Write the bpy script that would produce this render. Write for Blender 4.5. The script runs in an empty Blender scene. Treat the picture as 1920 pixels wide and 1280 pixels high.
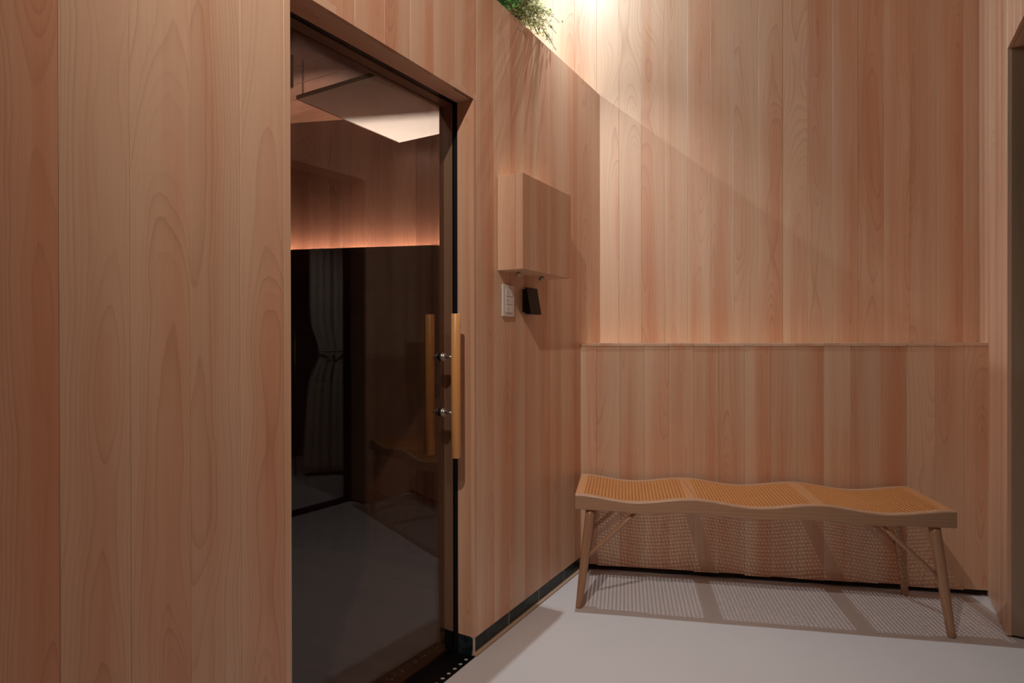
import bpy, math, random
from mathutils import Vector, Matrix
random.seed(7)
S = bpy.context.scene
COL = S.collection

# ------------------------------------------------------------------ camera
YAW, PITCH, ROLL = 0.5317, 0.003, -0.0017
cam_d = bpy.data.cameras.new('camera'); cam_d.sensor_width = 36.0; cam_d.lens = 21.096
cam_d.clip_start = 0.02
cam = bpy.data.objects.new('camera', cam_d); COL.objects.link(cam)
cam.matrix_world = (Matrix.Translation((0, 0, 1.12)) @ Matrix.Rotation(YAW, 4, 'Z')
                    @ Matrix.Rotation(math.pi/2 - PITCH, 4, 'X') @ Matrix.Rotation(ROLL, 4, 'Z'))
S.camera = cam

# ------------------------------------------------------------------ world, lamps, exposure
W = bpy.data.worlds.new('world'); S.world = W; W.use_nodes = True
W.node_tree.nodes['Background'].inputs[0].default_value = (0.9, 0.8, 0.7, 1)
W.node_tree.nodes['Background'].inputs[1].default_value = 0.02

def spot(name, loc, target, power, size, blend, radius, color):
    d = bpy.data.lights.new(name, 'SPOT'); d.energy = power; d.spot_size = math.radians(size)
    d.spot_blend = blend; d.shadow_soft_size = radius; d.color = color
    o = bpy.data.objects.new(name, d); COL.objects.link(o); o.location = loc
    o.rotation_euler = (Vector(target) - Vector(loc)).to_track_quat('-Z', 'Y').to_euler()
    return o
WARM = (1.0, 0.92, 0.83)
NEUT = (1.0, 0.96, 0.92)
COOL = (0.86, 0.95, 1.0)
COLD = (0.74, 0.90, 1.0)
spot('spot_lamp', (-1.105, 2.478, 3.02), (-0.60, 2.42, 0.0), 82, 88, 1.0, 0.008, COOL)         # over the bench
spot('spot_lamp', (-1.105, 2.470, 3.26), (-1.00, 2.60, 0.0), 25, 178, 0.9, 0.012, COLD)           # added second source for its wide spill
spot('spot_lamp', (-1.95, 2.30, 3.03), (-1.00, 2.95, 2.30), 66, 160, 1.0, 0.014, COLD)          # over the sauna roof
spot('spot_lamp', (-0.50, 0.10, 3.02), (-1.30, 2.20, 1.0), 112, 81, 1.0, 0.011, WARM)          # above the viewer
spot('spot_lamp', (0.90, 2.40, 2.40), (1.50, 3.20, 0.8), 44, 75, 1.0, 0.02, WARM)             # added, unseen: brightens the curtain in the dim side room
spot('spot_lamp', (-0.35, -0.50, 3.10), (-0.45, 0.55, 0.0), 45, 70, 1.0, 0.02, WARM)            # added behind the viewer for more bounce off the floor
vs = S.view_settings; vs.view_transform = 'Standard'; vs.look = 'None'; vs.exposure = 0.0; vs.gamma = 1.0
vs.use_curve_mapping = False

# ------------------------------------------------------------------ mesh helpers
class MB:
    def __init__(s): s.v = []; s.f = []; s.sm = []
    def add(s, vs_, fs, smooth=False):
        b = len(s.v); s.v += [tuple(v) for v in vs_]
        for f in fs: s.f.append(tuple(i + b for i in f)); s.sm.append(smooth)
        return s
    def box(s, x0, x1, y0, y1, z0, z1):
        v = [(x0,y0,z0),(x1,y0,z0),(x1,y1,z0),(x0,y1,z0),(x0,y0,z1),(x1,y0,z1),(x1,y1,z1),(x0,y1,z1)]
        return s.add(v, [(0,3,2,1),(4,5,6,7),(0,1,5,4),(1,2,6,5),(2,3,7,6),(3,0,4,7)])
    def prism(s, pts, z0, z1, smooth=False):
        n = len(pts)
        v = [(x,y,z0) for x,y in pts] + [(x,y,z1) for x,y in pts]
        s.add(v, [(i,(i+1)%n,(i+1)%n+n,i+n) for i in range(n)], smooth)
        b = len(s.v) - 2*n
        s.f += [tuple(b+i for i in range(n-1,-1,-1)), tuple(b+n+i for i in range(n))]; s.sm += [False, False]
        return s
    def tube(s, pts, radii, n=12, cap=True):
        pts = [Vector(p) for p in pts]
        if not isinstance(radii, (list, tuple)): radii = [radii]*len(pts)
        up = None; rings = []
        for i, p in enumerate(pts):
            d = (pts[min(i+1,len(pts)-1)] - pts[max(i-1,0)]).normalized()
            if up is None: up = Vector((0,0,1)) if abs(d.z) < .9 else Vector((1,0,0))
            a = d.cross(up).normalized(); up = a.cross(d).normalized(); b2 = up
            rings.append([p + (a*math.cos(2*math.pi*k/n) + b2*math.sin(2*math.pi*k/n))*radii[i] for k in range(n)])
        v = [q for r in rings for q in r]; f = []
        for i in range(len(pts)-1):
            for k in range(n):
                f.append((i*n+k, i*n+(k+1)%n, (i+1)*n+(k+1)%n, (i+1)*n+k))
        b = len(s.v); s.add(v, f, True)
        if cap:
            s.f.append(tuple(b+k for k in range(n-1,-1,-1))); s.sm.append(False)
            s.f.append(tuple(b+(len(pts)-1)*n+k for k in range(n))); s.sm.append(False)
        return s
    def mesh(s, name, m):
        me = bpy.data.meshes.new(name); me.from_pydata(s.v, [], s.f)
        me.polygons.foreach_set('use_smooth', s.sm)
        if m: me.materials.append(m)
        me.update(); return me
    def build(s, name, m, parent=None, M=None):
        o = bpy.data.objects.new(name, s.mesh(name, m)); COL.objects.link(o)
        if parent: o.parent = parent
        if M is not None: o.matrix_local = M
        return o
def empty(name, M=None, parent=None):
    o = bpy.data.objects.new(name, None); COL.objects.link(o); o.empty_display_size = .05
    if parent: o.parent = parent
    if M is not None: o.matrix_local = M
    return o
def tag(o, label=None, cat=None, group=None, kind=None):
    if label: o['label'] = label
    if cat: o['category'] = cat
    if group: o['group'] = group
    if kind: o['kind'] = kind
    return o
def bevel(o, w=.003, seg=2):
    m = o.modifiers.new('bevel', 'BEVEL'); m.width = w; m.segments = seg; m.limit_method = 'ANGLE'; m.angle_limit = .6
    return o
def frame(x, y, z, o):
    M = Matrix.Identity(4)
    for i, c in enumerate((x, y, z)):
        for j in range(3): M[j][i] = c[j]
    for j in range(3): M[j][3] = o[j]
    return M

# ------------------------------------------------------------------ materials
def mat(name, color, rough=.5, metal=0., spec=.5):
    m = bpy.data.materials.new(name); m.use_nodes = True
    b = m.node_tree.nodes['Principled BSDF']
    b.inputs['Base Color'].default_value = (*color, 1); b.inputs['Roughness'].default_value = rough
    b.inputs['Metallic'].default_value = metal; b.inputs['Specular IOR Level'].default_value = spec
    return m
def lin(r, g, b):
    f = lambda c: (c/255/12.92) if c/255 <= .04045 else ((c/255+.055)/1.055)**2.4
    return (f(r), f(g), f(b))

class NT:
    def __init__(s, m): s.t = m.node_tree
    def n(s, typ, **kw):
        nd = s.t.nodes.new(typ)
        for k, v in kw.items(): setattr(nd, k, v)
        return nd
    def link(s, a, b): s.t.links.new(a, b)
    def put(s, sock, v):
        if isinstance(v, (int, float)): sock.default_value = v
        elif isinstance(v, tuple): sock.default_value = v
        else: s.link(v, sock)
    def math(s, op, a, b=0., c=0., clamp=False):
        nd = s.n('ShaderNodeMath', operation=op); nd.use_clamp = clamp
        for i, v in enumerate((a, b, c)): s.put(nd.inputs[i], v)
        return nd.outputs[0]
    def comb(s, x, y, z):
        nd = s.n('ShaderNodeCombineXYZ')
        for i, v in enumerate((x, y, z)): s.put(nd.inputs[i], v)
        return nd.outputs[0]
    def noise(s, vec, scale=1., detail=2., rough=.5):
        nd = s.n('ShaderNodeTexNoise'); s.link(vec, nd.inputs['Vector'])
        nd.inputs['Scale'].default_value = scale; nd.inputs['Detail'].default_value = detail
        nd.inputs['Roughness'].default_value = rough
        return nd.outputs['Fac']
    def mix(s, fac, a, b):
        nd = s.n('ShaderNodeMix', data_type='RGBA'); s.put(nd.inputs['Factor'], fac)
        s.put(nd.inputs['A'] if False else nd.inputs[6], a); s.put(nd.inputs[7], b)
        return nd.outputs[2]
    def ramp(s, v, lo, hi):
        nd = s.n('ShaderNodeMapRange', interpolation_type='SMOOTHSTEP'); s.put(nd.inputs[0], v)
        nd.inputs[1].default_value = lo; nd.inputs[2].default_value = hi
        return nd.outputs[0]

def wood(name, cream, salmon, line, axis='z', ring=.0066, rough=.42, linestr=.40, spread=.12, spec=.65, heart=.35, zs=1.0):
    m = bpy.data.materials.new(name); m.use_nodes = True
    N = NT(m); bs = m.node_tree.nodes['Principled BSDF']
    tc = N.n('ShaderNodeTexCoord'); sp = N.n('ShaderNodeSeparateXYZ'); N.link(tc.outputs['Object'], sp.inputs[0])
    ax = {'z': (0, 1, 2), 'x': (2, 1, 0), 'y': (0, 2, 1)}[axis]
    x, y, z = [sp.outputs[i] for i in ax]
    oi = N.n('ShaderNodeObjectInfo'); r1 = oi.outputs['Random']
    r2 = N.math('FRACT', N.math('MULTIPLY', r1, 17.31)); r3 = N.math('FRACT', N.math('MULTIPLY', r1, 53.77))
    r4 = N.math('FRACT', N.math('MULTIPLY', r1, 131.13))
    seed = N.math('MULTIPLY', r1, 97.0)
    zz = N.math('ADD', N.math('MULTIPLY', z, zs), seed)
    # pith position across the board and its depth, both drifting along the board
    px = N.math('MULTIPLY', N.math('SUBTRACT', r2, .5), spread)
    w1 = N.noise(N.comb(seed, N.math('MULTIPLY', x, 3.), N.math('MULTIPLY', zz, 1.6)), 1., 3., .55)
    w2 = N.noise(N.comb(N.math('ADD', seed, 31.), N.math('MULTIPLY', x, 2.5), N.math('MULTIPLY', zz, .75)), 1., 2., .5)
    w3 = N.noise(N.comb(N.math('ADD', N.math('MULTIPLY', x, 28.), seed), 7., N.math('MULTIPLY', zz, 5.)), 1., 2., .5)
    dx = N.math('ADD', N.math('SUBTRACT', x, px), N.math('MULTIPLY', N.math('SUBTRACT', w1, .5), .05))
    slope = N.math('MULTIPLY', N.math('SUBTRACT', r3, .5), .07)
    dep = N.math('ADD', N.math('ADD', N.math('MULTIPLY', N.math('SUBTRACT', w2, .42), .26), N.math('MULTIPLY', slope, z)), N.math('ADD', .012, y))
    r = N.math('SQRT', N.math('ADD', N.math('MULTIPLY', dx, dx), N.math('MULTIPLY', dep, dep)))
    r = N.math('ADD', r, N.math('MULTIPLY', N.math('SUBTRACT', w3, .5), .005))
    # ring width varies from pith to bark
    ph = N.math('DIVIDE', r, ring)
    ph = N.math('ADD', ph, N.math('MULTIPLY', N.noise(N.comb(seed, 3., N.math('MULTIPLY', r, 40.)), 1., 1.), 2.2))
    fr = N.math('FRACT', ph)
    late = N.math('MULTIPLY', N.math('POWER', fr, 3.2), N.math('SUBTRACT', 1., N.ramp(fr, .93, 1.0)))
    rid = N.noise(N.comb(N.math('MULTIPLY', N.math('FLOOR', ph), 3.7), seed, N.math('MULTIPLY', zz, .5)), 1., 0.)
    late = N.math('MULTIPLY', late, N.ramp(rid, .25, .7))
    # heartwood streaks
    h = N.noise(N.comb(N.math('MULTIPLY', x, 13.), seed, N.math('MULTIPLY', zz, .45)), 1., 3., .6)
    hw = N.math('ADD', N.math('MULTIPLY', N.math('SUBTRACT', h, .5), 1.55), N.math('MULTIPLY', N.math('SUBTRACT', r4, .5), .3))
    core = N.math('SUBTRACT', .45, N.math('MULTIPLY', r, 7.))
    hw = N.ramp(N.math('ADD', N.math('ADD', hw, core), heart), .0, 1.0)
    col = N.mix(hw, (*cream, 1), (*salmon, 1))
    col = N.mix(N.math('MULTIPLY', late, linestr), col, (*line, 1))
    fib = N.noise(N.comb(N.math('MULTIPLY', x, 420.), N.math('MULTIPLY', y, 420.), N.math('MULTIPLY', zz, 5.)), 1., 2.)
    br = N.math('ADD', N.math('MULTIPLY', N.math('SUBTRACT', fib, .5), .16), N.math('ADD', .93, N.math('MULTIPLY', r2, .09)))
    hs = N.n('ShaderNodeMix', data_type='RGBA', blend_type='MULTIPLY'); hs.inputs[0].default_value = 1.
    N.link(col, hs.inputs[6]); c3 = N.n('ShaderNodeCombineColor'); [N.link(br, c3.inputs[i]) for i in range(3)]
    N.link(c3.outputs[0], hs.inputs[7])
    N.link(hs.outputs[2], bs.inputs['Base Color'])
    bs.inputs['Roughness'].default_value = rough; bs.inputs['Specular IOR Level'].default_value = spec
    bp = N.n('ShaderNodeBump'); bp.inputs['Strength'].default_value = .12; bp.inputs['Distance'].default_value = .001
    N.link(fib, bp.inputs['Height']); N.link(bp.outputs[0], bs.inputs['Normal'])
    return m

HC, HS, HL = lin(228,189,158), lin(213,152,117), lin(164,102,71)
M_wood  = wood('hinoki', HC, HS, HL, 'z')
M_woodf = wood('hinoki_plain', HC, HS, HL, 'z', ring=.004, spread=.5, linestr=.35)
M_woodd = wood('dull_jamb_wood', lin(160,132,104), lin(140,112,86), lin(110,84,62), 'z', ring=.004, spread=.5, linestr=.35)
M_woodx = wood('hinoki_x', HC, HS, HL, 'x', ring=.005, spread=.4)
M_sauna = wood('cedar', lin(134,88,66), lin(112,69,49), lin(62,35,25), 'z', linestr=.6)
M_saunax_shade = wood('shaded_cedar_x', lin(86,54,40), lin(72,44,32), lin(44,26,19), 'x', linestr=.6)  # cedar darkened: shade on the backrest boards put into the colour
M_sfloor = wood('sauna_floor_wood', lin(120,84,62), lin(100,66,48), lin(60,36,26), 'z', linestr=.4, rough=.6)
M_ash  = wood('ash', lin(184,140,108), lin(164,120,90), lin(228,192,158), 'x', ring=.011, linestr=.55, spread=.1, heart=.2, zs=.7)
M_ashz = wood('ash_leg', lin(188,142,108), lin(168,122,90), lin(116,78,54), 'z', ring=.006, linestr=.55, spread=.3, heart=.2)
M_ashy = wood('ash_bar', lin(196,138,92), lin(182,120,74), lin(120,74,44), 'y', ring=.007, linestr=.5, spread=.3, heart=.2)
M_handle = wood('handle_wood', lin(234,170,102), lin(222,150,82), lin(186,114,56), 'z', ring=.008, linestr=.35, spread=.1, rough=.4)
M_cane = mat('cane', lin(214,148,88), .55)
M_back = mat('dark_backing', lin(40,26,18), .9)
M_black = mat('black_rubber', lin(16,14,14), .5)
M_blackm = mat('black_metal', lin(14,13,13), .35, .3)
M_steel = mat('brushed_steel', lin(186,180,172), .4, 1.)
M_screw = mat('dull_screw', lin(196,186,176), .5)
M_chrome = mat('chrome', lin(210,205,198), .18, 1.)
M_white = mat('white_plastic', lin(226,218,208), .4)
M_dark = mat('dark_plastic', lin(24,14,12), .45, 0., .2)
M_dot = mat('dark_dot', lin(60,40,36), .5)
M_red = mat('dim_red_mark', lin(110,34,26), .5)
M_grout = mat('grout', lin(205,188,172), .9)
M_caulk = mat('caulk', lin(176,146,122), .8)
M_soil = mat('soil', lin(50,36,26), .95)
M_pot = mat('pot', lin(120,80,60), .8)
M_panel = mat('white_panel', lin(216,204,194), .5)
M_paint = mat('plain_wall', lin(226,210,192), .85)
M_dkwall = mat('dark_plaster', lin(104,88,76), .9)

def tile_mat():
    m = mat('dark_tile', lin(30,40,42), .38, 0., .25); N = NT(m); b = m.node_tree.nodes['Principled BSDF']
    tc = N.n('ShaderNodeTexCoord'); oi = N.n('ShaderNodeObjectInfo')
    v = N.n('ShaderNodeVectorMath', operation='ADD'); N.link(tc.outputs['Object'], v.inputs[0]); N.link(oi.outputs['Random'], v.inputs[1])
    f = N.noise(v.outputs[0], 22., 4., .6)
    N.link(N.mix(N.ramp(f, .35, .7), (*lin(20,24,25),1), (*lin(44,58,60),1)), b.inputs['Base Color'])
    return m
M_tile = tile_mat()
def floor_mat():
    m = mat('microcement', lin(206,202,204), .55); N = NT(m); b = m.node_tree.nodes['Principled BSDF']
    tc = N.n('ShaderNodeTexCoord'); f = N.noise(tc.outputs['Object'], 2.2, 5., .6)
    N.link(N.mix(f, (*lin(200,193,192),1), (*lin(213,206,205),1)), b.inputs['Base Color'])
    g = N.noise(tc.outputs['Object'], 60., 3.); bp = N.n('ShaderNodeBump'); bp.inputs['Strength'].default_value = .03
    N.link(g, bp.inputs['Height']); N.link(bp.outputs[0], b.inputs['Normal'])
    return m
M_floor = floor_mat()
def leaf_mat(name, a, b_):
    m = mat(name, a, .5); N = NT(m); b = m.node_tree.nodes['Principled BSDF']
    g = N.n('ShaderNodeNewGeometry')
    N.link(N.mix(g.outputs['Random Per Island'], (*a,1), (*b_,1)), b.inputs['Base Color'])
    tr = N.n('ShaderNodeBsdfTranslucent'); mx = N.n('ShaderNodeMixShader'); mx.inputs[0].default_value = .3
    N.link(N.mix(g.outputs['Random Per Island'], (*a,1), (*b_,1)), tr.inputs[0])
    N.link(b.outputs[0], mx.inputs[1]); N.link(tr.outputs[0], mx.inputs[2])
    N.link(mx.outputs[0], m.node_tree.nodes['Material Output'].inputs[0])
    return m
M_leaf1 = leaf_mat('green_leaf', lin(52,120,52), lin(128,180,92))
M_leaf2 = leaf_mat('pale_leaf', lin(140,154,84), lin(226,216,172))
M_stem = mat('plant_stem', lin(70,52,36), .7)
def glass_mat():
    m = bpy.data.materials.new('tinted_glass'); m.use_nodes = True; N = NT(m); t = m.node_tree
    t.nodes.remove(t.nodes['Principled BSDF'])
    tr = N.n('ShaderNodeBsdfTransparent'); tr.inputs[0].default_value = (.78,.755,.735,1)
    gl = N.n('ShaderNodeBsdfGlossy'); gl.inputs['Roughness'].default_value = 0.; gl.inputs[0].default_value = (1,1,1,1)
    lw = N.n('ShaderNodeLayerWeight'); lw.inputs['Blend'].default_value = .5
    fac = N.math('ADD', N.math('MULTIPLY', N.math('POWER', lw.outputs['Facing'], 5.), .96), .042)
    mx = N.n('ShaderNodeMixShader'); N.link(fac, mx.inputs[0]); N.link(tr.outputs[0], mx.inputs[1]); N.link(gl.outputs[0], mx.inputs[2])
    N.link(mx.outputs[0], t.nodes['Material Output'].inputs[0])
    return m
M_glass = glass_mat()
def cloth_mat():
    m = mat('white_cloth', lin(200,190,182), .9); return m
M_cloth = cloth_mat()
M_towel = mat('towel', lin(190,182,174), .95)
def emit(name, c, s):
    m = bpy.data.materials.new(name); m.use_nodes = True; b = m.node_tree.nodes['Principled BSDF']
    b.inputs['Base Color'].default_value = (*c,1)
    b.inputs['Emission Color'].default_value = (*c,1); b.inputs['Emission Strength'].default_value = s
    return m
M_led = emit('led_strip', (1., .92, .84), 330.)

# ------------------------------------------------------------------ layout numbers (metres)
XL, XR = -1.194, 0.46                    # left and right wall faces
PHI = -0.3486; cP, sP = math.cos(PHI), math.sin(PHI)
DW, DU = 2.936, 3.171                    # lower and upper back wall distances along the normal
Y1, Y2, ZO, ZWD, ZT = 0.979, 1.764, 1.972, 0.061, 2.397
YR, ZL = 2.886, 2.207
NB = Vector((sP, cP, 0)); LB = Vector((cP, -sP, 0))
def back(l, d, z=0.): return LB*l + NB*d + Vector((0,0,z))
ZC = 3.3
EX, EY, EZ = Vector((1,0,0)), Vector((0,1,0)), Vector((0,0,1))

_pm = {}
def plank(parent, w, h, Mx, m=None, t=.014, c=.0009, name='plank', jitter=True):
    """board: local x across, z along, front face at y=0 looking to -y"""
    m = m or M_wood
    key = (round(w,4), round(h,4), t, c, m.name)
    if key not in _pm:
        a = w/2 - .0002
        _pm[key] = MB().prism([(-a,t),(-a,c),(-a+c,0),(a-c,0),(a,c),(a,t)], 0, h).mesh(name, m)
    o = bpy.data.objects.new(name, _pm[key]); COL.objects.link(o); o.parent = parent
    if jitter:
        Mx = Mx @ Matrix.Translation((0, random.uniform(0, .0006), 0)) @ Matrix.Rotation(random.gauss(0, .004), 4, 'Z')
    o.matrix_local = Mx
    return o
def F_left(y, z, x=XL): return frame(EY, -EX, EZ, (x, y, z))          # faces +X
def F_right(y, z, x=XR): return frame(-EY, EX, EZ, (x, y, z))         # faces -X
def F_back(l, d, z): return frame(LB, NB, EZ, back(l, d, z))          # faces the viewer
def F_near(x, y, z): return frame(EX, EY, EZ, (x, y, z))              # faces -Y
def F_down(x, y, z): return frame(-EX, EZ, EY, (x, y, z))             # faces down, runs along Y
def F_downx(x, y, z): return frame(EY, EZ, EX, (x, y, z))             # faces down, runs along X
def F_upx(x, y, z): return frame(-EY, -EZ, EX, (x, y, z))             # faces up, runs along X

# ------------------------------------------------------------------ floor, ceiling, far shell
fl = MB()
fl.add([(-1.186,-1.6,0),(3.2,-1.6,0),(3.2,4.6,0),(-1.186,4.6,0),(-1.186,-1.6,-.1),(3.2,-1.6,-.1),(3.2,4.6,-.1),(-1.186,4.6,-.1)],
       [(0,1,2,3),(7,6,5,4),(0,4,5,1),(1,5,6,2),(2,6,7,3),(3,7,4,0)])
tag(fl.build('floor', M_floor), kind='structure', label='pale grey smooth cement floor')
tag(MB().box(-3.2,3.2,-1.7,4.8,ZC,ZC+.08).build('ceiling', M_paint), kind='structure', label='plain high ceiling above the frame')
tag(MB().box(-3.2,3.2,-1.72,-1.6,-.1,ZC).build('wall_rear', M_paint), kind='structure', label='plain wall behind the viewer')

# ------------------------------------------------------------------ upper back wall
wb = MB()
a, b_ = back(-2.3, DU+.0145), back(3.2, DU+.0145)
a2, b2 = back(-2.3, DU+.09), back(3.2, DU+.09)
def quadprism(p, z0, z1):
    v = [(q[0],q[1],z0) for q in p] + [(q[0],q[1],z1) for q in p]
    return MB().add(v, [(3,2,1,0),(4,5,6,7),(0,1,5,4),(1,2,6,5),(2,3,7,6),(3,0,4,7)])
wall_back = tag(quadprism([a,b_,b2,a2], 0, ZC).build('wall_back', M_back), kind='structure',
                label='tall timber wall of vertical boards above the ledge')
P = .1142
l = .0937 - P*9
for i in range(23):
    z0 = 1.1 if l > -.30 else 2.3
    plank(wall_back, P, ZC - z0, F_back(l + P/2, DU, z0))
    l += P

# ------------------------------------------------------------------ lower back wall with ledge
yl = lambda x, d: (d - x*sP)/cP
p0 = Vector((XL-.0, yl(XL, DW+.0145), 0)); p1 = Vector((XR, yl(XR, DW+.0145), 0))
p2 = Vector((XR, yl(XR, DU-.001), 0)); p3 = Vector((XL, yl(XL, DU-.001), 0))
lowr = tag(quadprism([p0,p1,p2,p3], .004, 1.086).build('wall_wainscot', M_back), kind='structure',
           label='lower timber wainscot wall behind the bench')
ZLED = 1.102
edges = [-.205, -.127, -.015]
while edges[-1] < 1.56: edges.append(edges[-1] + .1138)
edges[-1] = 1.5615
for i in range(len(edges)-1):
    e0, e1 = edges[i], edges[i+1]
    if e1 - e0 < .01: continue
    dz = random.uniform(-.004, .005)
    plank(lowr, e1-e0, 1.0875-.026-dz, F_back((e0+e1)/2, DW, .026+dz))
    x0, x1 = e0, e1
    # end-grain cap board over each plank; the outer two are cut to the side walls
    mb = MB(); q = .0006
    def cut(l, d):
        v = back(l, d); v.x = min(max(v.x, XL+.001), XR-.001) if (l <= edges[0]+.001 or l >= edges[-1]-.001) else v.x
        return v
    A, B = back(x0+q, DW-.003+random.uniform(0,.001)), back(x1-q, DW-.003+random.uniform(0,.001))
    if i == 0:
        k = XL + .001; Dp = Vector((k, yl(k, DU-.001), 0)); A = Vector((k, yl(k, DW-.003), 0))
    else: Dp = back(x0+q, DU-.001)
    Cp = back(x1-q, DU-.001)
    if i == len(edges)-2:
        k = XR - .001; Cp = Vector((k, yl(k, DU-.001), 0)); B = Vector((k, yl(k, DW-.003), 0))
    org = (A+B)*.5
    R_ = frame(LB, NB, EZ, (org.x, org.y, 1.0885)); Ri = R_.inverted()
    loc = [Ri @ Vector((v.x, v.y, 1.0885)) for v in (A, B, Cp, Dp)]
    h = ZLED - 1.0885 + random.uniform(-.0006, .0006)
    vv = [(v.x, v.y, 0) for v in loc] + [(v.x, v.y, h) for v in loc]
    mb.add(vv, [(3,2,1,0),(4,5,6,7),(0,1,5,4),(1,2,6,5),(2,3,7,6),(3,0,4,7)])
    mb.build('ledge_board', M_woodf, lowr, R_)

# ------------------------------------------------------------------ left wall (front of the sauna)
wl = MB()
wl.box(XL-.06, XL-.0145, -1.6, Y1-.022, 0, ZT-.003)
wl.box(XL-.06, XL-.0145, Y1-.022, Y2+.022, ZO+.022, ZT-.003)
wl.box(XL-.06, XL-.0145, Y2+.022, yl(XL-.02, DU)-.002, .004, ZT-.003)
wall_left = tag(wl.build('wall_left', M_back), kind='structure', label='timber wall of vertical boards holding the glass sauna door')
y = Y1 - .02
for i in range(13):
    plank(wall_left, .116, ZT-ZWD, F_left(y-.058, ZWD)); y -= .116
plank(wall_left, .02, ZT-ZWD, F_left(Y1-.01, ZWD), M_woodf)
plank(wall_left, .02, ZT-ZWD, F_left(Y2+.01, ZWD), M_woodf)
y = Y1
hd = [Y1, 1.075, 1.191, 1.307, 1.423, 1.539, 1.655, Y2]
for e0, e1 in zip(hd[:-1], hd[1:]): plank(wall_left, e1-e0, ZT-ZO, F_left((e0+e1)/2, ZO))
ed = [Y2+.02] + [1.901 + .1157*k for k in range(10)]
ed = [e for e in ed if e < yl(XL, DU)-.01] + [yl(XL, DU)-.001]
for e0, e1 in zip(ed[:-1], ed[1:]): plank(wall_left, e1-e0, ZT-ZWD, F_left((e0+e1)/2, ZWD))

# tiled skirting
bb = tag(MB().box(XL-.0115, XL-.0022, Y2+.001, yl(XL, DW)-.001, .0, ZWD-.001).build('baseboard_left', M_grout), kind='structure',
         label='dark tiled skirting under the sauna wall')
ty = [Y2+.006, 2.006, 2.254, 2.502, yl(XL, DW)-.002]
for e0, e1 in zip(ty[:-1], ty[1:]):
    o = MB().box(-.004, .004, -(e1-e0)/2+.0022, (e1-e0)/2-.0022, -.0255, .0255).build('tile', M_tile, bb, Matrix.Translation((XL-.0055, (e0+e1)/2, .0355)))
MB().box(-.01, .0095, Y2-.005-2.2, yl(XL, DW)-.001-2.2, .0003, .0058).build('caulk_strip', M_caulk, bb, Matrix.Translation((XL+.002, 2.2, 0)))

# sauna roof slab
rf = quadprism([Vector((-3.1,-1.6,0)), Vector((XL-.001,-1.6,0)), Vector((XL-.001, yl(XL, DU)-.002,0)), Vector((-3.1, yl(-3.1, DU)-.002,0))], 2.33, ZT-.001)
rf.v = [(x if x < -1.3 else XL-.016, yv, z) for x, yv, z in rf.v]
tag(rf.build('ceiling_cabin_top', M_paint), kind='structure', label='flat roof of the sauna cabin behind the top of the timber wall')

# ------------------------------------------------------------------ sauna door
door = tag(empty('door_1', Matrix.Translation((0,0,0))), kind='structure', label='tinted glass sauna door in a recessed timber opening')
XA, XB, XC, XD = -1.2655, -1.2895, -1.328, -1.343
# the inner frame sits a touch out of parallel with the wall: deeper towards the near jamb
FT = -1.6*math.pi/180
Md = Matrix.Translation((XA, Y2, 0)) @ Matrix.Rotation(FT, 4, 'Z') @ Matrix.Translation((-XA, -Y2, 0))
def rj(name, x0, x1, y0, y1, z0, z1, m, rot=True):
    cx, cy = (x0+x1)/2, (y0+y1)/2
    M_ = Matrix.Translation((cx, cy, z0))
    return MB().box(x0-cx, x1-cx, y0-cy, y1-cy, 0, z1-z0).build(name, m, door, Md @ M_ if rot else M_)
XA1 = XA - .0222                                     # depth of the outer boards at the near jamb
bevel(rj('jamb', XA, XL-.012, Y2, Y2+.021, ZWD, ZO, M_wood, False), .0015)
rj('channel', XB, XA-.0003, Y2+.003, Y2+.022, -.02, ZO, M_black)
bevel(rj('stop', XC, XB-.0003, Y2, Y2+.021, ZWD, ZO, M_woodf), .0015)
bevel(rj('lining', XD, XC-.0003, Y2-.006, Y2+.021, ZWD-.01, ZO, M_sauna), .001)
bevel(rj('jamb', XA1, XL-.012, Y1-.021, Y1, ZWD, ZO, M_wood, False), .0015)
rj('channel', XB, XA-.0003, Y1-.022, Y1-.003, -.02, ZO, M_black)
bevel(rj('stop', XC, XB-.0003, Y1-.021, Y1, ZWD, ZO, M_woodf), .0015)
rj('lining', XD, XC-.0003, Y1-.021, Y1+.012, ZWD-.01, ZO, M_sauna)
def hj(name, x0, x1, z0, z1, m):
    cx = (x0+x1)/2
    return bevel(MB().box(-(x1-x0)/2, (x1-x0)/2, 0, z1-z0, 0, Y2-Y1+.042).build(name, m, door, Md @ frame(EX, EZ, -EY, (cx, Y2+.021, z0))), .001)
hb_ = MB(); c_ = (XA + XL)/2; LH = Y2-Y1+.042
hb_.add([(XA-c_,0,0),(XL-.0005-c_,0,0),(XL-.0005-c_,0,LH),(XA1-c_,0,LH),(XA-c_,.021,0),(XL-.0005-c_,.021,0),(XL-.0005-c_,.021,LH),(XA1-c_,.021,LH)],
        [(0,1,2,3),(7,6,5,4),(4,5,1,0),(5,6,2,1),(6,7,3,2),(7,4,0,3)])
bevel(hb_.build('head_board', M_wood, door, frame(EX, EZ, -EY, (c_, Y2+.021, ZO))), .001)
hj('head_channel', XB-.003, XA-.0006, ZO+.003, ZO+.022, M_black)
hj('head_stop', XC-.002, XB-.0033, ZO, ZO+.021, M_woodf)
hj('head_lining', XD-.002, XC-.0023, ZO-.005, ZO+.021, M_sauna)
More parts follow.
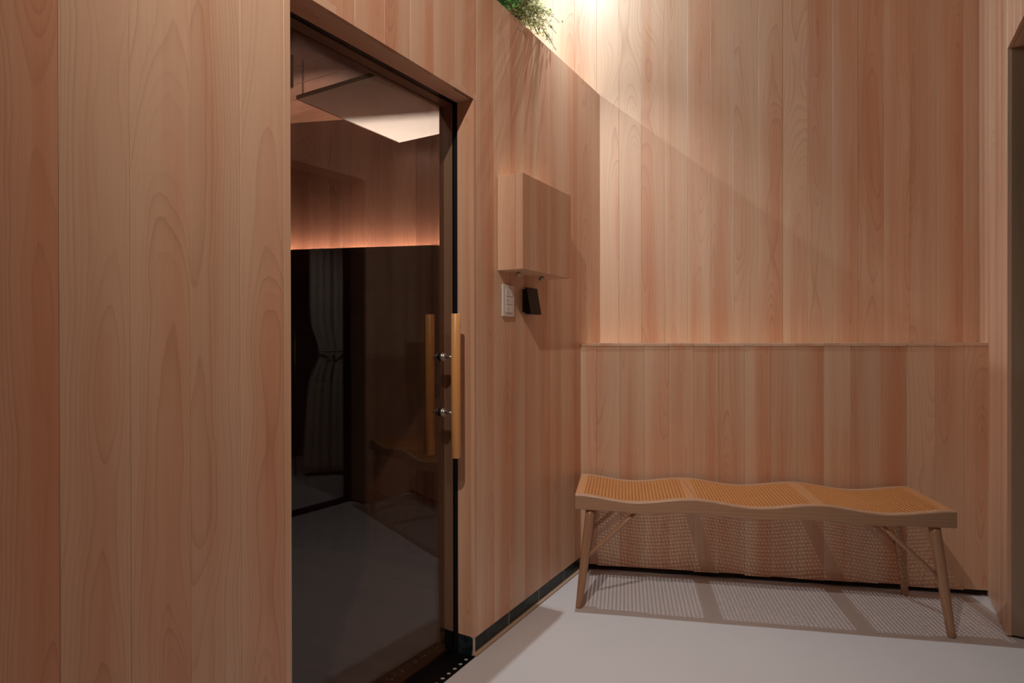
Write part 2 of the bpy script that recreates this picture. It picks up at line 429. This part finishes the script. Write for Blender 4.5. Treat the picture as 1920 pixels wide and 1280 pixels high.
# jamb foot tiles and threshold channel
for z0, z1 in ((.012, .0585), (-.035, .0095)):
    rj('foot_tile', XA+.0005, XL-.008, Y2+.001, Y2+.012, z0, z1, M_tile, False)
    rj('foot_tile', XB-.04, XA-.0015, Y2+.004, Y2+.012, z0, z1, M_tile)
TH = -2.2*math.pi/180
PG = Vector((-1.284, 1.6905, 0))
Mg = Matrix.Translation(PG) @ Matrix.Rotation(TH, 4, 'Z')      # glass leaf a touch ajar
MB().box(-.004, .004, 1.0-1.69, 1.757-1.69, .012, ZO-.002).build('glass_pane', M_glass, door, Mg)
hz0, hz1 = .712, 1.21
for sx, nm in ((.066, 'outer'), (-.050, 'inner')):
    hnd = MB()
    n = 20; hnd.tube([(0,0,0),(0,0,.0015),(0,0,hz1-hz0-.0015),(0,0,hz1-hz0)], [.0150,.0163,.0163,.0150], 28)
    h = hnd.build('handle', M_handle, door, Mg @ Matrix.Translation((sx, 0, hz0)))
    sg = 1 if sx > 0 else -1
    for z in (1.060, .866):
        st = MB()
        zz = z - hz0
        gx = -sx
        st.tube([(gx+sg*.0045,0,zz),(gx+sg*.0150,0,zz)], .0150, 24)
        st.tube([(gx+sg*.0150,0,zz),(gx+sg*.0160,0,zz),(gx+sg*.022,0,zz)], [.0125,.0125,.0085], 20)
        st.tube([(gx+sg*.019,0,zz),(-sg*.012,0,zz)], .0055, 14)
        st.build('standoff', M_steel, h)
        MB().tube([(gx+sg*.0040,0,zz),(gx+sg*.0058,0,zz)], .0156, 24).build('washer', M_black, h)

thr = tag(MB().box(-1.45, -1.187, Y1-.02, Y2+.012, -.10, -.036).build('trim_1', M_black), kind='structure', label='black drain channel at the foot of the glass door')
g = MB().box(-1.296, -1.189, Y1-.015, Y2-.002, -.012, -.006)
g.build('grate_plate', M_blackm, thr)
MB().box(-1.3185, -1.2985, Y1-.015, Y2-.002, -.0355, -.0135).build('end_shade_bar', M_black, thr)  # added black bar, darkens the lit ends of the sauna floor boards
for k in range(20):
    yy = 1.735 - k*.034
    for xx in (-1.210,):
        MB().prism([(.0075*math.cos(t*math.pi/5)*.9, .0045*math.sin(t*math.pi/5)) for t in range(10)], 0, .0012).build('slot_stud', M_screw, thr, Matrix.Translation((xx, yy, -.0060)) @ Matrix.Rotation(.6, 4, 'Z'))

# ------------------------------------------------------------------ sauna interior
DS = 3.0
sw = tag(quadprism([back(-2.03,DS+.0145), back(-.55,DS+.0145), back(-.55,DS+.06), back(-2.03,DS+.06)], -.1, 2.33).build('wall_sauna_back', M_back), kind='structure', label='dark cedar back wall inside the sauna')
l = -1.551 - .1215*4
for i in range(16):
    if l + .1215 > -.6: break
    plank(sw, .1215, 2.362, F_back(l+.06075, DS, -.05), M_sauna); l += .1215
# side walls, left out of view
tag(MB().box(-2.96,-2.90,-.2,2.6,-.1,2.33).build('wall_sauna_side', M_sauna), kind='structure', label='cedar side wall inside the sauna')
tag(MB().box(-2.96,-1.26,-.26,-.2,-.1,2.33).build('wall_sauna_front', M_sauna), kind='structure', label='cedar near wall inside the sauna')
sc_ = tag(MB().box(-2.90, -1.26, -.2, 2.58, 2.315, 2.329).build('ceiling_sauna', M_back), kind='structure', label='cedar board ceiling inside the sauna')
yy = 1.40 - .1225*6
for i in range(16):
    if yy > 2.55: break
    plank(sc_, .1225, 1.6, F_downx(-2.86, yy+.061, 2.30), M_sauna); yy += .1225
sfb = tag(MB().box(-2.86, -1.31, -.2, 2.58, -.12, -.035).build('floor_sauna', M_back), kind='structure', label='dark timber board floor inside the sauna')
yy = 1.545 - .123*8
for i in range(22):
    if yy > 2.5: break
    bd = plank(sfb, .123, 1.53, F_upx(-2.85, yy+.0615, -.012), M_sfloor, t=.02)
    if 1.4 < yy < 1.8:
        for s in (-.035, .035):
            MB().tube([(0,0,-.001),(0,0,.0008)], .003, 10).build('screw', M_screw, bd, Matrix.Translation((s, -.0006, 1.49)) @ Matrix.Rotation(math.pi/2, 4, 'X'))
    yy += .123
# inner face of the front wall beside the door
tag(MB().box(-1.33, -1.262, Y2+.023, 2.50, -.1, 2.31).build('wall_sauna_door_side', M_sauna), kind='structure', label='cedar wall beside the door inside the sauna')
# backrest with hidden light strip
br = tag(empty('sauna_backrest', F_back(-1.3, 2.90, 0)), 'dark horizontal-board backrest on the sauna back wall, warm light glowing over its top', 'backrest')
for z0, z1 in ((1.487,1.597),(1.369,1.4868),(1.251,1.3688),(1.133,1.2508),(1.015,1.1328),(.897,1.0148)):
    MB().box(-.69, .62, 0, .02, 0, z1-z0).build('board', M_saunax_shade, br, Matrix.Translation((0,0,z0)))
for lx in (-.66, -.3, .45):
    MB().box(lx, lx+.04, .02, .0995, .9, 1.48).build('batten', M_sauna, br)
ls = empty('light_strip', Matrix.Translation((0, .070, 1.512)), br); ls['label'] = 'warm glowing light strip hidden behind the top'
MB().box(-.68, .60, -.006, .006, 0, .006).build('diffuser', M_led, ls)
MB().box(-.68, .60, -.008, .008, -.006, -.0003).build('profile', M_steel, ls)
MB().box(-.68, .60, .008, .0295, -.006, -.002).build('bracket', M_steel, ls)
# hanging white panel on chains
hp = tag(empty('ceiling_panel', Matrix.Translation((-1.72, 2.04, 2.13))), 'flat white panel hung on chains under the sauna ceiling', 'panel')
bevel(MB().box(-.335, .335, -.322, .322, 0, .014).build('panel_board', M_panel, hp), .002)
MB().box(-.338, -.3352, -.325, .325, -.001, .016).build('edge_strip', M_sauna, hp)
MB().box(-.335, .335, -.325, -.3222, -.001, .016).build('edge_strip', M_sauna, hp)
for cx, cy in ((-.32,-.305),(.30,-.305),(-.32,.305),(.30,.305)):
    ch = MB()
    zc = .014; k = 0
    while zc < .150:
        pts = []
        for t in range(9):
            a_ = 2*math.pi*t/8; u, v = .0045*math.cos(a_), .0085*math.sin(a_)
            pts.append((cx + (u if k % 2 else 0), cy + (0 if k % 2 else u), zc + .0085 + v))
        ch.tube(pts, .0013, 6, False); zc += .0135; k += 1
    ch.build('chain', M_steel, hp)
hb = tag(empty('hanging_block', Matrix.Translation((-2.035, 1.648, 2.145))), 'small pale wooden block hung under the sauna ceiling beside the chain', 'block')
bevel(MB().box(-.03, .03, -.012, .012, 0, .135).build('body', M_woodf, hb), .003)
MB().tube([(0,0,.135),(0,0,.1545)], .004, 8).build('hook', M_steel, hb)

# ------------------------------------------------------------------ right wall and its doorway
wr = MB()
wr.box(XR+.0145, XR+.15, YR+.015, yl(XR+.14, DU)-.0, .012, ZC)
wr.box(XR+.0145, XR+.15, 1.55, YR+.015, ZL+.022, ZC)
wr.box(XR+.0145, XR+.15, -1.6, 1.55, 0, ZC)
wall_right = tag(wr.build('wall_right', M_back), kind='structure', label='timber wall at the right with a tall opening')
plank(wall_right, .02, ZC-.006, F_right(YR+.01, .006), M_woodf)
e = YR + .02
while e < yl(XR, DU) - .01:
    w_ = min(.1157, yl(XR, DU)-.001-e)
    plank(wall_right, w_, ZC-.006, F_right(e+w_/2, .006)); e += w_
e = YR
while e > 1.6:
    plank(wall_right, .1157, ZC-ZL, F_right(e-.0579, ZL)); e -= .1157
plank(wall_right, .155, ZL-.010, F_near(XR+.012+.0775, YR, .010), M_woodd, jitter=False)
o = plank(wall_right, .155, 1.2, F_down(XR+.012+.0775, YR-1.2, ZL), M_woodf, jitter=False)
e = 1.55
while e > -.2:
    plank(wall_right, .1157, ZC-.006, F_right(e-.0579, .006)); e -= .1157
# black sliding frame and dark room beyond
dr = tag(empty('door_2', Matrix.Translation((XR+.155, YR, 0))), kind='structure', label='black door frame at the back of the right opening')
MB().box(.0, .07, -.012, .045, 0, ZL).build('frame_post', M_blackm, dr)
MB().box(.0, .07, -1.3, -.0125, ZL-.05, ZL).build('frame_head', M_blackm, dr)
MB().box(.0, .07, -1.3, -.0125, .0005, .022).build('sill', M_blackm, dr)
tag(MB().box(XR+.151, 3.2, 4.15, 4.25, 0, 2.6).build('wall_side_room_end', M_dkwall), kind='structure', label='far wall of the dim side room')
tag(MB().box(2.3, 2.4, -1.6, 4.15, 0, 2.6).build('wall_side_room', M_dkwall), kind='structure', label='wall of the dim side room')
tag(MB().box(XR+.151, 2.4, -1.6, 4.25, 2.6, 2.68).build('ceiling_side_room', M_dkwall), kind='structure', label='ceiling of the dim side room')

# ------------------------------------------------------------------ curtain and shelf mirrored in the glass
cu = tag(empty('curtain', Matrix.Translation((1.41, 3.29, 0)) @ Matrix.Rotation(.75, 4, 'Z')), 'white curtain gathered at mid height in the dim side room', 'curtain')
cm = MB(); NU, NV = 60, 40; vv = []
for j in range(NV+1):
    z = .03 + 2.3*j/NV
    pin = math.exp(-((z-1.03)/.16)**2)
    for i in range(NU+1):
        u = i/NU - .5
        wid = .27*(1-.26*pin) + .07*max(0, 1-z)
        vv.append((.013*(1-.4*pin)*math.sin(i*.5 + .3*math.sin(3*z)) + .01*math.sin(i*.31), (u-.5)*wid + .15, z))
ff = [(j*(NU+1)+i, j*(NU+1)+i+1, (j+1)*(NU+1)+i+1, (j+1)*(NU+1)+i) for j in range(NV) for i in range(NU)]
cm.add(vv, ff, True)
co = cm.build('drape', M_cloth, cu); sm_ = co.modifiers.new('solid', 'SOLIDIFY'); sm_.thickness = .002
tie = MB(); tie.tube([(.05*math.cos(t*math.pi/8), .05+.105*math.sin(t*math.pi/8), 1.03) for t in range(17)], .008, 8, False); tie.build('tie_band', M_cloth, cu)
rail = MB().tube([(0,-.2,2.35),(0,.2,2.35)], .012, 12); rail.build('rail', M_blackm, cu)
MB().box(-.004, .004, -.01, .01, 2.36, 2.5995).build('rail_bracket', M_blackm, cu)

sh = tag(empty('wire_shelf', Matrix.Translation((1.80, 2.95, 0))), 'wire shelf unit with bathroom goods beside the curtain in the side room', 'shelf')
M_brass = mat('brass_wire', lin(150,116,70), .35, .8)
for px_, py_ in ((-.18,-.2),(.18,-.2),(-.18,.2),(.18,.2)):
    MB().tube([(px_,py_,0),(px_,py_,1.26)], .005, 8).build('post', M_brass, sh)
for z in (.25, .56, .87, 1.13):
    t_ = MB(); cs = [(-.18,-.2,z),(.18,-.2,z),(.18,.2,z),(-.18,.2,z)]
    for q0, q1 in zip(cs, cs[1:]+cs[:1]): t_.tube([q0,q1], .004, 6)
    for k in range(1,12): t_.tube([(-.18,-.2+k*.4/12,z),(.18,-.2+k*.4/12,z)], .002, 5)
    t_.build('tier', M_brass, sh)
for k, (z, dy) in enumerate(((.565,-.08),(.615,-.085),(.665,-.08))):
    tw = MB(); tw.tube([(-.13,0,0),(.13,0,0)], .024, 14)
    o = tw.build('rolled_towel', M_towel, None, Matrix.Translation((1.80, 3.04, .0)))
    o.location.z = z + .0265 - .0; 
    tag(o, ['lowest','middle','topmost'][k] + ' rolled white towel in the stack on the wire shelf', 'towel', 'towels on the wire shelf')
bt = tag(empty('pump_bottle', Matrix.Translation((1.69, 3.04, 1.1345))), 'white pump bottle on the top tier of the wire shelf', 'bottle')
MB().tube([(0,0,0),(0,0,.11),(0,0,.13),(0,0,.14)], [.03,.03,.014,.012], 16).build('body', M_white, bt)
MB().tube([(0,0,.14),(0,0,.17),(-.03,0,.172)], [.006,.006,.005], 10).build('pump', M_dark, bt)

# ------------------------------------------------------------------ wall cabinet
cab = tag(empty('wall_cabinet', F_left(1.923, 1.3815)), 'shallow closed timber box cabinet mounted on the sauna wall', 'cabinet')
CW, CH, CD = .42, .3525, .1095          # local: x along wall, -y out of wall
MB().box(.0, CW, -CD+.0125, -.001, .004, CH-.0015).build('body', M_back, cab)
bevel(MB().box(-.0435, .0340, 0, .012, 0, CH).build('side_board', M_wood, cab, frame(-EY, EX, EZ, (-.0002, -.0440, 0))), .001)
bevel(MB().box(-.010, .0103, 0, .012, 0, CH).build('side_strip', M_woodf, cab, frame(-EY, EX, EZ, (-.0002, -.088, 0))), .001)
bevel(MB().box(-.05, .048, 0, .012, 0, CH).build('side_board', M_wood, cab, frame(EY, -EX, EZ, (CW+.0002, -.0490, 0))), .001)
fe = [-.0, .099, .208, .318, CW]
for e0, e1 in zip(fe[:-1], fe[1:]):
    plank(cab, e1-e0, CH, frame(EX, EY, EZ, ((e0+e1)/2, -CD, 0)), M_wood, t=.012, name='front_board')
bevel(MB().box(-CW/2, CW/2, 0, .0985, 0, .004).build('bottom_board', M_woodx, cab, frame(EX, EY, EZ, (CW/2, -.0985, -.0004))), .0008)
MB().box(-CW/2, CW/2, 0, .0985, 0, .0015).build('top_board', M_woodx, cab, frame(EX, EY, EZ, (CW/2, -.0985, CH-.0015)))
for kx in (.089, .283):
    kb = MB()
    kb.tube([(kx,-.04,-.0005),(kx,-.04,-.003),(kx,-.04,-.006),(kx,-.04,-.012)], [.006,.007,.012,.0155], 18)
    kn = kb.build('knob', M_chrome, cab)
    MB().tube([(kx,-.04,-.0121),(kx,-.04,-.0165),(kx,-.04,-.0175)], [.0095,.009,.006], 16).build('knob_core', M_chrome, kn)
# light switch
swt = tag(empty('light_switch', F_left(1.9925, 1.2705)), 'white three-rocker light switch below the cabinet', 'light switch')
bevel(MB().box(-.0425, .0425, -.0085, -.0002, -.061, .061).build('plate', M_white, swt), .002)
for k in (-1, 0, 1):
    r_ = bevel(MB().box(-.024, .024, -.0115, -.0086, k*.0315-.0150, k*.0315+.0150).build('rocker', M_white, swt), .0012)
    MB().prism([(.0022*math.cos(t*math.pi/5), .0022*math.sin(t*math.pi/5)) for t in range(10)], 0, .0006).build('indicator', M_dot, r_, Matrix.Translation((-.013, -.0116, k*.0315)) @ Matrix.Rotation(math.pi/2, 4, 'X'))
# card reader: wedge with a wider face
rd = tag(empty('wall_reader', F_left(2.158, 1.2765)), 'black wedge-shaped wall reader beside the light switch', 'reader')
MB().box(-.044, .044, -.014, -.0002, -.046, .048).build('base', M_black, rd)
wv = [(-.047,-.0142,-.0535),(.047,-.0142,-.0535),(.047,-.0142,.0545),(-.047,-.0142,.0545),
      (-.047,-.040,-.0535),(.047,-.040,-.0535),(.047,-.020,.0545),(-.047,-.020,.0545)]
bevel(MB().add(wv, [(0,1,2,3),(7,6,5,4),(4,5,1,0),(5,6,2,1),(6,7,3,2),(7,4,0,3)]).build('face', M_dark, rd), .002)
for k in range(4):
    MB().box(-.0025, .0025, -.0006, 0, -.0025, .0025).build('mark', M_red, rd, Matrix.Translation((-.014+k*.012, -.0368, -.033)) @ Matrix.Rotation(-.183, 4, 'X'))

# ------------------------------------------------------------------ cane bench
bench = tag(empty('bench', Matrix.Translation((-.4403, 2.7179, 0)) @ Matrix.Rotation(.3474, 4, 'Z')),
            'long wooden bench with three dipped woven cane seats in front of the wainscot', 'bench')
BL, BW = .7115, .2
def ztop(l): return .4638 + .0112*math.cos(2*math.pi*(abs(l)-.2372)/.4743)
def zbot(l): return .4105 + .0045*math.cos(2*math.pi*(abs(l)-.2372)/.4743)*(1 if abs(l) < .5 else .3)
def rail_mb(y0, y1):
    mb = MB(); n = 72; vv = []
    for i in range(n+1):
        l = -BL + 2*BL*i/n
        zt, zb = ztop(l), zbot(l); c = .004; bow = 0
        vv += [(l,y0,zb+c),(l,y0,zt-c),(l,y0+c*.7,zt),(l,y1-c*.7,zt),(l,y1,zt-c),(l,y1,zb+c),(l,y1-c,zb),(l,y0+c,zb)]
    ff = [(i*8+k, i*8+(k+1)%8, (i+1)*8+(k+1)%8, (i+1)*8+k) for i in range(n) for k in range(8)]
    ff = [f[::-1] for f in ff]
    mb.add(vv, ff); mb.f += [tuple(range(8)), tuple(n*8+k for k in range(7,-1,-1))]; mb.sm += [False, False]
    return mb
rail_mb(-BW, -BW+.030).build('rail', M_ash, bench); rail_mb(BW-.030, BW).build('rail', M_ash, bench)
def bar(l0, l1, nm):
    mb = MB(); yb = BW-.0302; n = 6; vv = []
    for i in range(n+1):
        l = l0 + (l1-l0)*i/n; zt = ztop(l)-.0006
        vv += [(l,-yb,zt),(l,yb,zt),(l,yb,zt-.026),(l,-yb,zt-.026)]
    ff = [(i*4+k, (i+1)*4+k, (i+1)*4+(k+1)%4, i*4+(k+1)%4) for i in range(n) for k in range(4)]
    mb.add(vv, ff); mb.f += [(0,1,2,3), tuple(n*4+k for k in (3,2,1,0))]; mb.sm += [False, False]
    return mb.build(nm, M_ashy, bench)
bar(-BL, -BL+.036, 'end_bar'); bar(BL-.036, BL, 'end_bar'); bar(-.2640, -.2120, 'cross_bar'); bar(.2120, .2640, 'cross_bar')
# woven cane: paired strands both ways plus diagonals, three panels
def cane(l0, l1):
    mb = MB(); P_ = .0142; y0, y1 = -BW+.026, BW-.026
    nl = round((l1-l0)/P_); nw = round((y1-y0)/P_); pl = (l1-l0)/nl; pw = (y1-y0)/nw
    top = lambda l: ztop(l) - .0006
    def ribbon(path, hw, t=.0009):
        vv = []
        n = len(path)
        for i, (l, w_, dz) in enumerate(path):
            a_ = path[max(i-1,0)]; b2_ = path[min(i+1,n-1)]
            d = Vector((b2_[0]-a_[0], b2_[1]-a_[1])).normalized(); nx, ny = -d.y*hw, d.x*hw
            z = top(l) + dz
            vv += [(l+nx,w_+ny,z),(l-nx,w_-ny,z),(l-nx,w_-ny,z-t),(l+nx,w_+ny,z-t)]
        ff = [(i*4+k, (i+1)*4+k, (i+1)*4+(k+1)%4, i*4+(k+1)%4) for i in range(n-1) for k in range(4)]
        mb.add(vv, [f[::-1] for f in ff])
    for i in range(nl+1):            # across the seat
        l = l0 + i*pl
        for o_ in (-.0015, .0015):
            if l0 <= l+o_ <= l1: ribbon([(l+o_, y0, .0), (l+o_, y1, .0)], .0010)
    for j in range(nw+1):            # along the seat
        w_ = y0 + j*pw
        for o_ in (-.0015, .0015):
            if y0 <= w_+o_ <= y1: ribbon([(l0 + i*pl/1, w_+o_, -.0010) for i in range(nl+1)], .0010)
    for s in (1, -1):                # diagonals pass between the crossings and cut the corners of each hole
        for k in range(-nw-1, nl+1):
            pts = []
            for q in range(2*nw+1):
                u = k + .5 + q/2
                if 0 <= u <= nl:
                    w_ = q/2 if s > 0 else nw - q/2
                    pts.append((l0 + u*pl, y0 + w_*pw, .0006 if s > 0 else .0003))
            if len(pts) > 1: ribbon(pts, .0009, .0007)
    o = mb.build('cane_seat', M_cane, bench); o['kind'] = 'stuff'
    return o
cane(-BL+.030, -.258); cane(-.218, .218); cane(.258, BL-.030)
for sl in (-1, 1):
    for sw_ in (-1, 1):
        top_, ft = Vector((sl*.648, sw_*.168, .4125)), Vector((sl*.698, sw_*.190, 0))
        d = ft - top_; L_ = d.length
        z_ = -d.normalized(); x_ = Vector((0,1,0)).cross(z_).normalized(); y_ = z_.cross(x_)
        lg = MB(); hgt = [0, .004, .05, .15, .27, L_*.9, L_]; rr = [.0125,.0142,.0150,.0178,.0200,.0205,.0205]
        lg.tube([(0,0,h_) for h_ in hgt], rr, 18)
        lg.v = [(x, y, z if z > .006 else max(z, .0) ) for x, y, z in lg.v]
        lg.build('leg', M_ashz, bench, frame(x_, y_, z_, ft))
        a_ = Vector((sl*.672, sw_*.179, .205)); b2_ = Vector((sl*.455, sw_*.172, .412))
        z_ = (b2_-a_).normalized(); x_ = Vector((0,1,0)).cross(z_).normalized(); y_ = z_.cross(x_); Lb = (b2_-a_).length
        MB().tube([(0,0,0),(0,0,Lb*.3),(0,0,Lb*.7),(0,0,Lb)], [.0065,.0090,.0090,.0065], 14).build('brace', M_ashz, bench, frame(x_, y_, z_, a_))

# ------------------------------------------------------------------ plants on the sauna roof edge
def plant(name, label, loc, seed, m, nst, spread, leaf, drop, up, nleaf, ylo, yhi):
    R_ = random.Random(seed)
    rt = tag(empty(name, Matrix.Translation(loc)), label, 'plant')
    MB().tube([(0,0,0),(0,0,.07),(0,0,.09),(0,0,.09)], [.035,.048,.050,.045], 20).build('pot', M_pot, rt)
    MB().tube([(0,0,.08),(0,0,.0905)], .0445, 20).build('soil', M_soil, rt)
    st = MB(); lf = MB()
    for k in range(nst):
        ang = R_.uniform(0, 2*math.pi); rd_ = R_.uniform(.3, 1)*spread
        ex, ey = math.cos(ang)*rd_*.85 + .085, math.sin(ang)*rd_*1.12
        ex = min(ex, .165 + .02*R_.random()); ey = min(max(ey, ylo*R_.uniform(.8, 1)), yhi*R_.uniform(.8, 1))
        hgt = R_.uniform(.3, 1)*up; dr_ = R_.uniform(0, 1)*drop*(1 if ex > .03 else 0)
        pts = []
        for t in range(9):
            u = t/8
            jx, jy, jz = (R_.uniform(-1,1)*.007*u for _ in range(3))
            zz_ = .085 + hgt*math.sin(min(u*1.7,1.57)) - (hgt*.4+dr_)*max(0,u-.45)**1.5*2.4
            x_, y_ = ex*u**.9 + jx, ey*u**.9 + jy
            if x_ + loc[0] < XL + .006: zz_ = max(zz_, .012)
            pts.append(Vector((x_, y_, zz_ + jz)))
        st.tube(pts, [.0010]*9, 5)
        for q in range(nleaf):
            u = R_.uniform(.25, 1)*8; i = min(int(u), 7); c = pts[i].lerp(pts[i+1], u-i)
            c = c + Vector((R_.gauss(0,1), R_.gauss(0,1), R_.gauss(0,1)))*leaf*1.6
            if c.x + loc[0] < XL + .004: c.z = max(c.z, .01)
            n_ = Vector((R_.gauss(0,1), R_.gauss(0,1), R_.gauss(.6,1))).normalized()
            a_ = n_.orthogonal().normalized(); b2_ = n_.cross(a_); s_ = leaf*R_.uniform(.6, 1.2)
            ring_ = [c + (a_*math.cos(t*math.pi/3)*1.15 + b2_*math.sin(t*math.pi/3)*.9)*s_ + n_*(s_*.2*(t % 2)) for t in range(6)]
            lf.add(ring_, [(0,1,2,3,4,5)])
    st.build('stems', M_stem, rt)['kind'] = 'stuff'
    lf.build('foliage', m, rt)['kind'] = 'stuff'
    return rt
plant('leafy_plant', 'dense dark green small-leaved plant spilling over the roof edge at left', (-1.33, 1.975, ZT), 3, M_leaf1, 130, .15, .0080, .13, .14, 24, -.17, .085)
plant('trailing_plant', 'pale wiry plant with tiny leaves reaching out right of the darker plant', (-1.32, 2.205, ZT), 5, M_leaf2, 150, .17, .0050, .13, .12, 30, -.075, .20)
